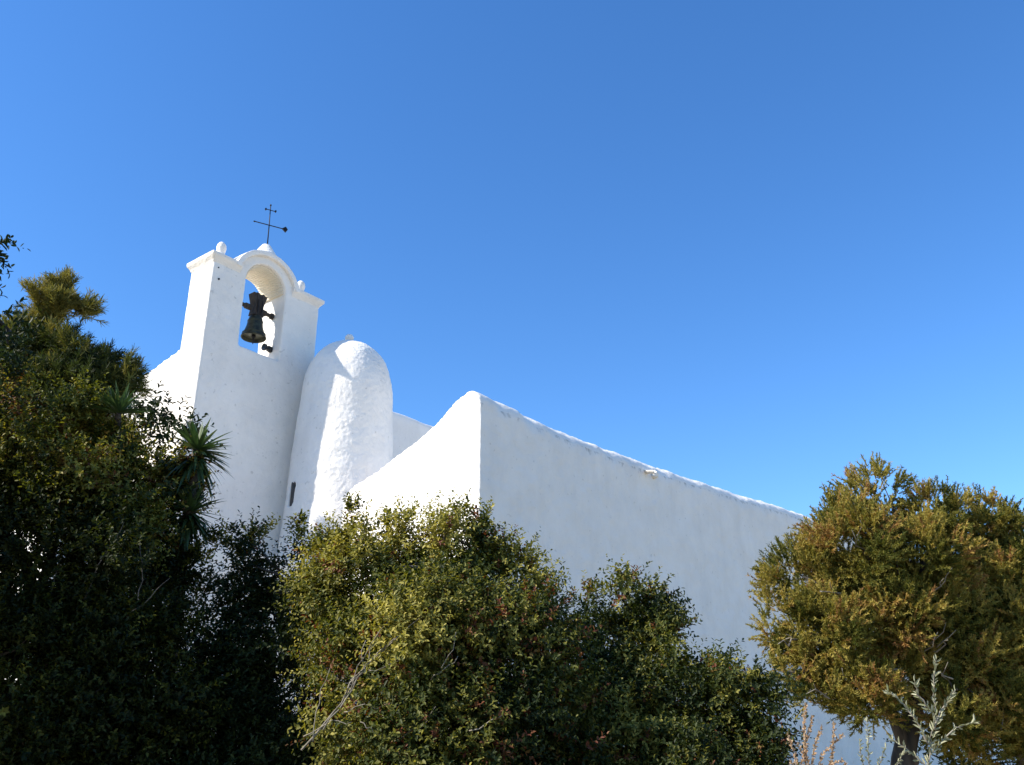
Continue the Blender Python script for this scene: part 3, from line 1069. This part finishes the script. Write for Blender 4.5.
YY = 8.7
t = plant('yucca', 'spiky yucca with two leaf rosettes in front of the white belfry wall', 'yucca', gnd(192, YY))
c1, c2 = at(197, 451, YY), at(190, 512, YY)
rosette('leaf_rosette', c1, 66, .355, t, .10, (.6, -.3, .7), (.1, 1.0), (.45, .85))
o = rosette('dead_leaf_skirt', c1 - Vector((0, 0, .07)), 75, .34, t, .35, (.15, -.2, -1), (.1, .95), (.0, .3))
rosette('leaf_rosette', c2, 54, .32, t, .10, (.55, -.35, .7), (.05, 1.0), (.4, .8))
rosette('dead_leaf_skirt', c2 - Vector((0, 0, .05)), 50, .30, t, .3, (.1, -.2, -1), (.1, .95), (.0, .3))
b = MB()
b.tube([gnd(176, 9.6) - Vector((0, 0, .2)), at(174, 620, 9.4), at(184, 530, 9.0), c2, c1], [.11, .08, .07, .06, .05], 10)
b.build('stem', M_BARK, t, True)
place(t)
t = plant('yucca', 'spiky yucca head rising from the top of the leafy bush below the pine', 'yucca', gnd(117, 10))
c1 = at(118, 414, 8.3)
rosette('leaf_rosette', c1, 70, .30, t, .08, (0, -.1, 1), (.1, 1.0))
b = MB()
b.tube([gnd(117, 10) - Vector((0, 0, .2)), at(116, 570, 9.4), at(117, 470, 9.0), c1], [.12, .09, .05, .03], 10)
b.build('stem', M_BARK, t, True)
place(t)


# --- thin sprigs at the lower right
def sprig(name, lab, cat, stems, Y, mat, L, W, step, bark, r_=.006, group=None, spread=.9):
    base = gnd(stems[0][0][0], Y)
    t = plant(name, lab, cat, base, group)
    b = MB()
    P, Dd = [], []
    for st in stems:
        pts = [at(x, y, Y) for x, y in st]
        if st[0][1] >= 765:
            pts = [base + Vector((random.uniform(-.05, .05), 0, -.05))] + pts
        fine = []
        for i in range(len(pts) - 1):
            for k in range(4): fine.append(pts[i].lerp(pts[i + 1], k / 4) + Vector((random.gauss(0, .006), random.gauss(0, .006), 0)))
        fine.append(pts[-1])
        b.tube(fine, [r_ * (1.1 - .8 * i / len(fine)) for i in range(len(fine))], 6)
        vis = pts[1:] if st[0][1] >= 765 else pts
        for p, q in zip(vis, vis[1:]):
            m_ = max(1, int((q - p).length / step))
            for k in range(m_):
                x = p.lerp(q, (k + random.random()) / m_)
                for s in (0, 1):
                    P.append(x)
                    Dd.append(np.array((q - p).normalized()) * .8 + sphere_pts(1)[0] * spread)
        P.append(vis[-1])
        Dd.append(np.array((0, 0, 1.)))
    b.build('stems', bark, t, True)
    P = np.array([tuple(p) for p in P])
    Dd = np.array(Dd)
    n = len(P)
    LL = rng.uniform(L * .7, L * 1.15, n)
    leaves_mesh('leaves', P, Dd, unit(rng.normal(size=(n, 3)) + np.array([-.5, -.3, .5])), LL, LL * W, rng.random(n), LEAF, LEAF_F, mat, t)
    place(t)
    return t


sprig('olive_sapling', 'slender silvery olive sapling standing in front of the juniper trunk', 'sapling',
      [[(925, 790), (930, 755), (935, 720), (934, 690), (936, 660)], [(930, 745), (915, 718), (900, 700), (888, 692)], [(933, 730), (945, 705), (955, 690)],
       [(934, 715), (918, 695), (915, 682)], [(930, 755), (955, 728), (975, 722)], [(926, 765), (905, 748), (893, 740)]], 6.2, M_SILVER, .050, .25, .02, M_BARK_PALE, .005, spread=.6)
sprig('dry_weed', 'dry weed with small orange brown leaves between the low shrub and the juniper', 'weed',
      [[(808, 790), (806, 750), (804, 725), (806, 706)], [(815, 790), (822, 755), (835, 742), (843, 735)], [(800, 790), (795, 755), (788, 735)], [(808, 790), (815, 745), (822, 728)],
       [(812, 790), (808, 760), (798, 745)], [(796, 790), (802, 765), (812, 718)], [(820, 790), (826, 775), (846, 765)], [(822, 790), (832, 758), (834, 725)], [(818, 790), (830, 765), (842, 760)], [(805, 790), (800, 770), (790, 762)]], 6.6, M_RUST, .024, .6, .008, M_BARK_PALE, .0035)
sprig('grey_weed', 'thin grey green weed between the dry orange weed and the olive sapling', 'weed',
      [[(868, 790), (869, 755), (867, 720)], [(872, 790), (880, 760), (886, 748)], [(864, 790), (861, 755), (860, 742)], [(876, 790), (896, 765), (905, 752)]], 6.4, M_SILVER, .032, .32, .013, M_BARK_GREY, .004)
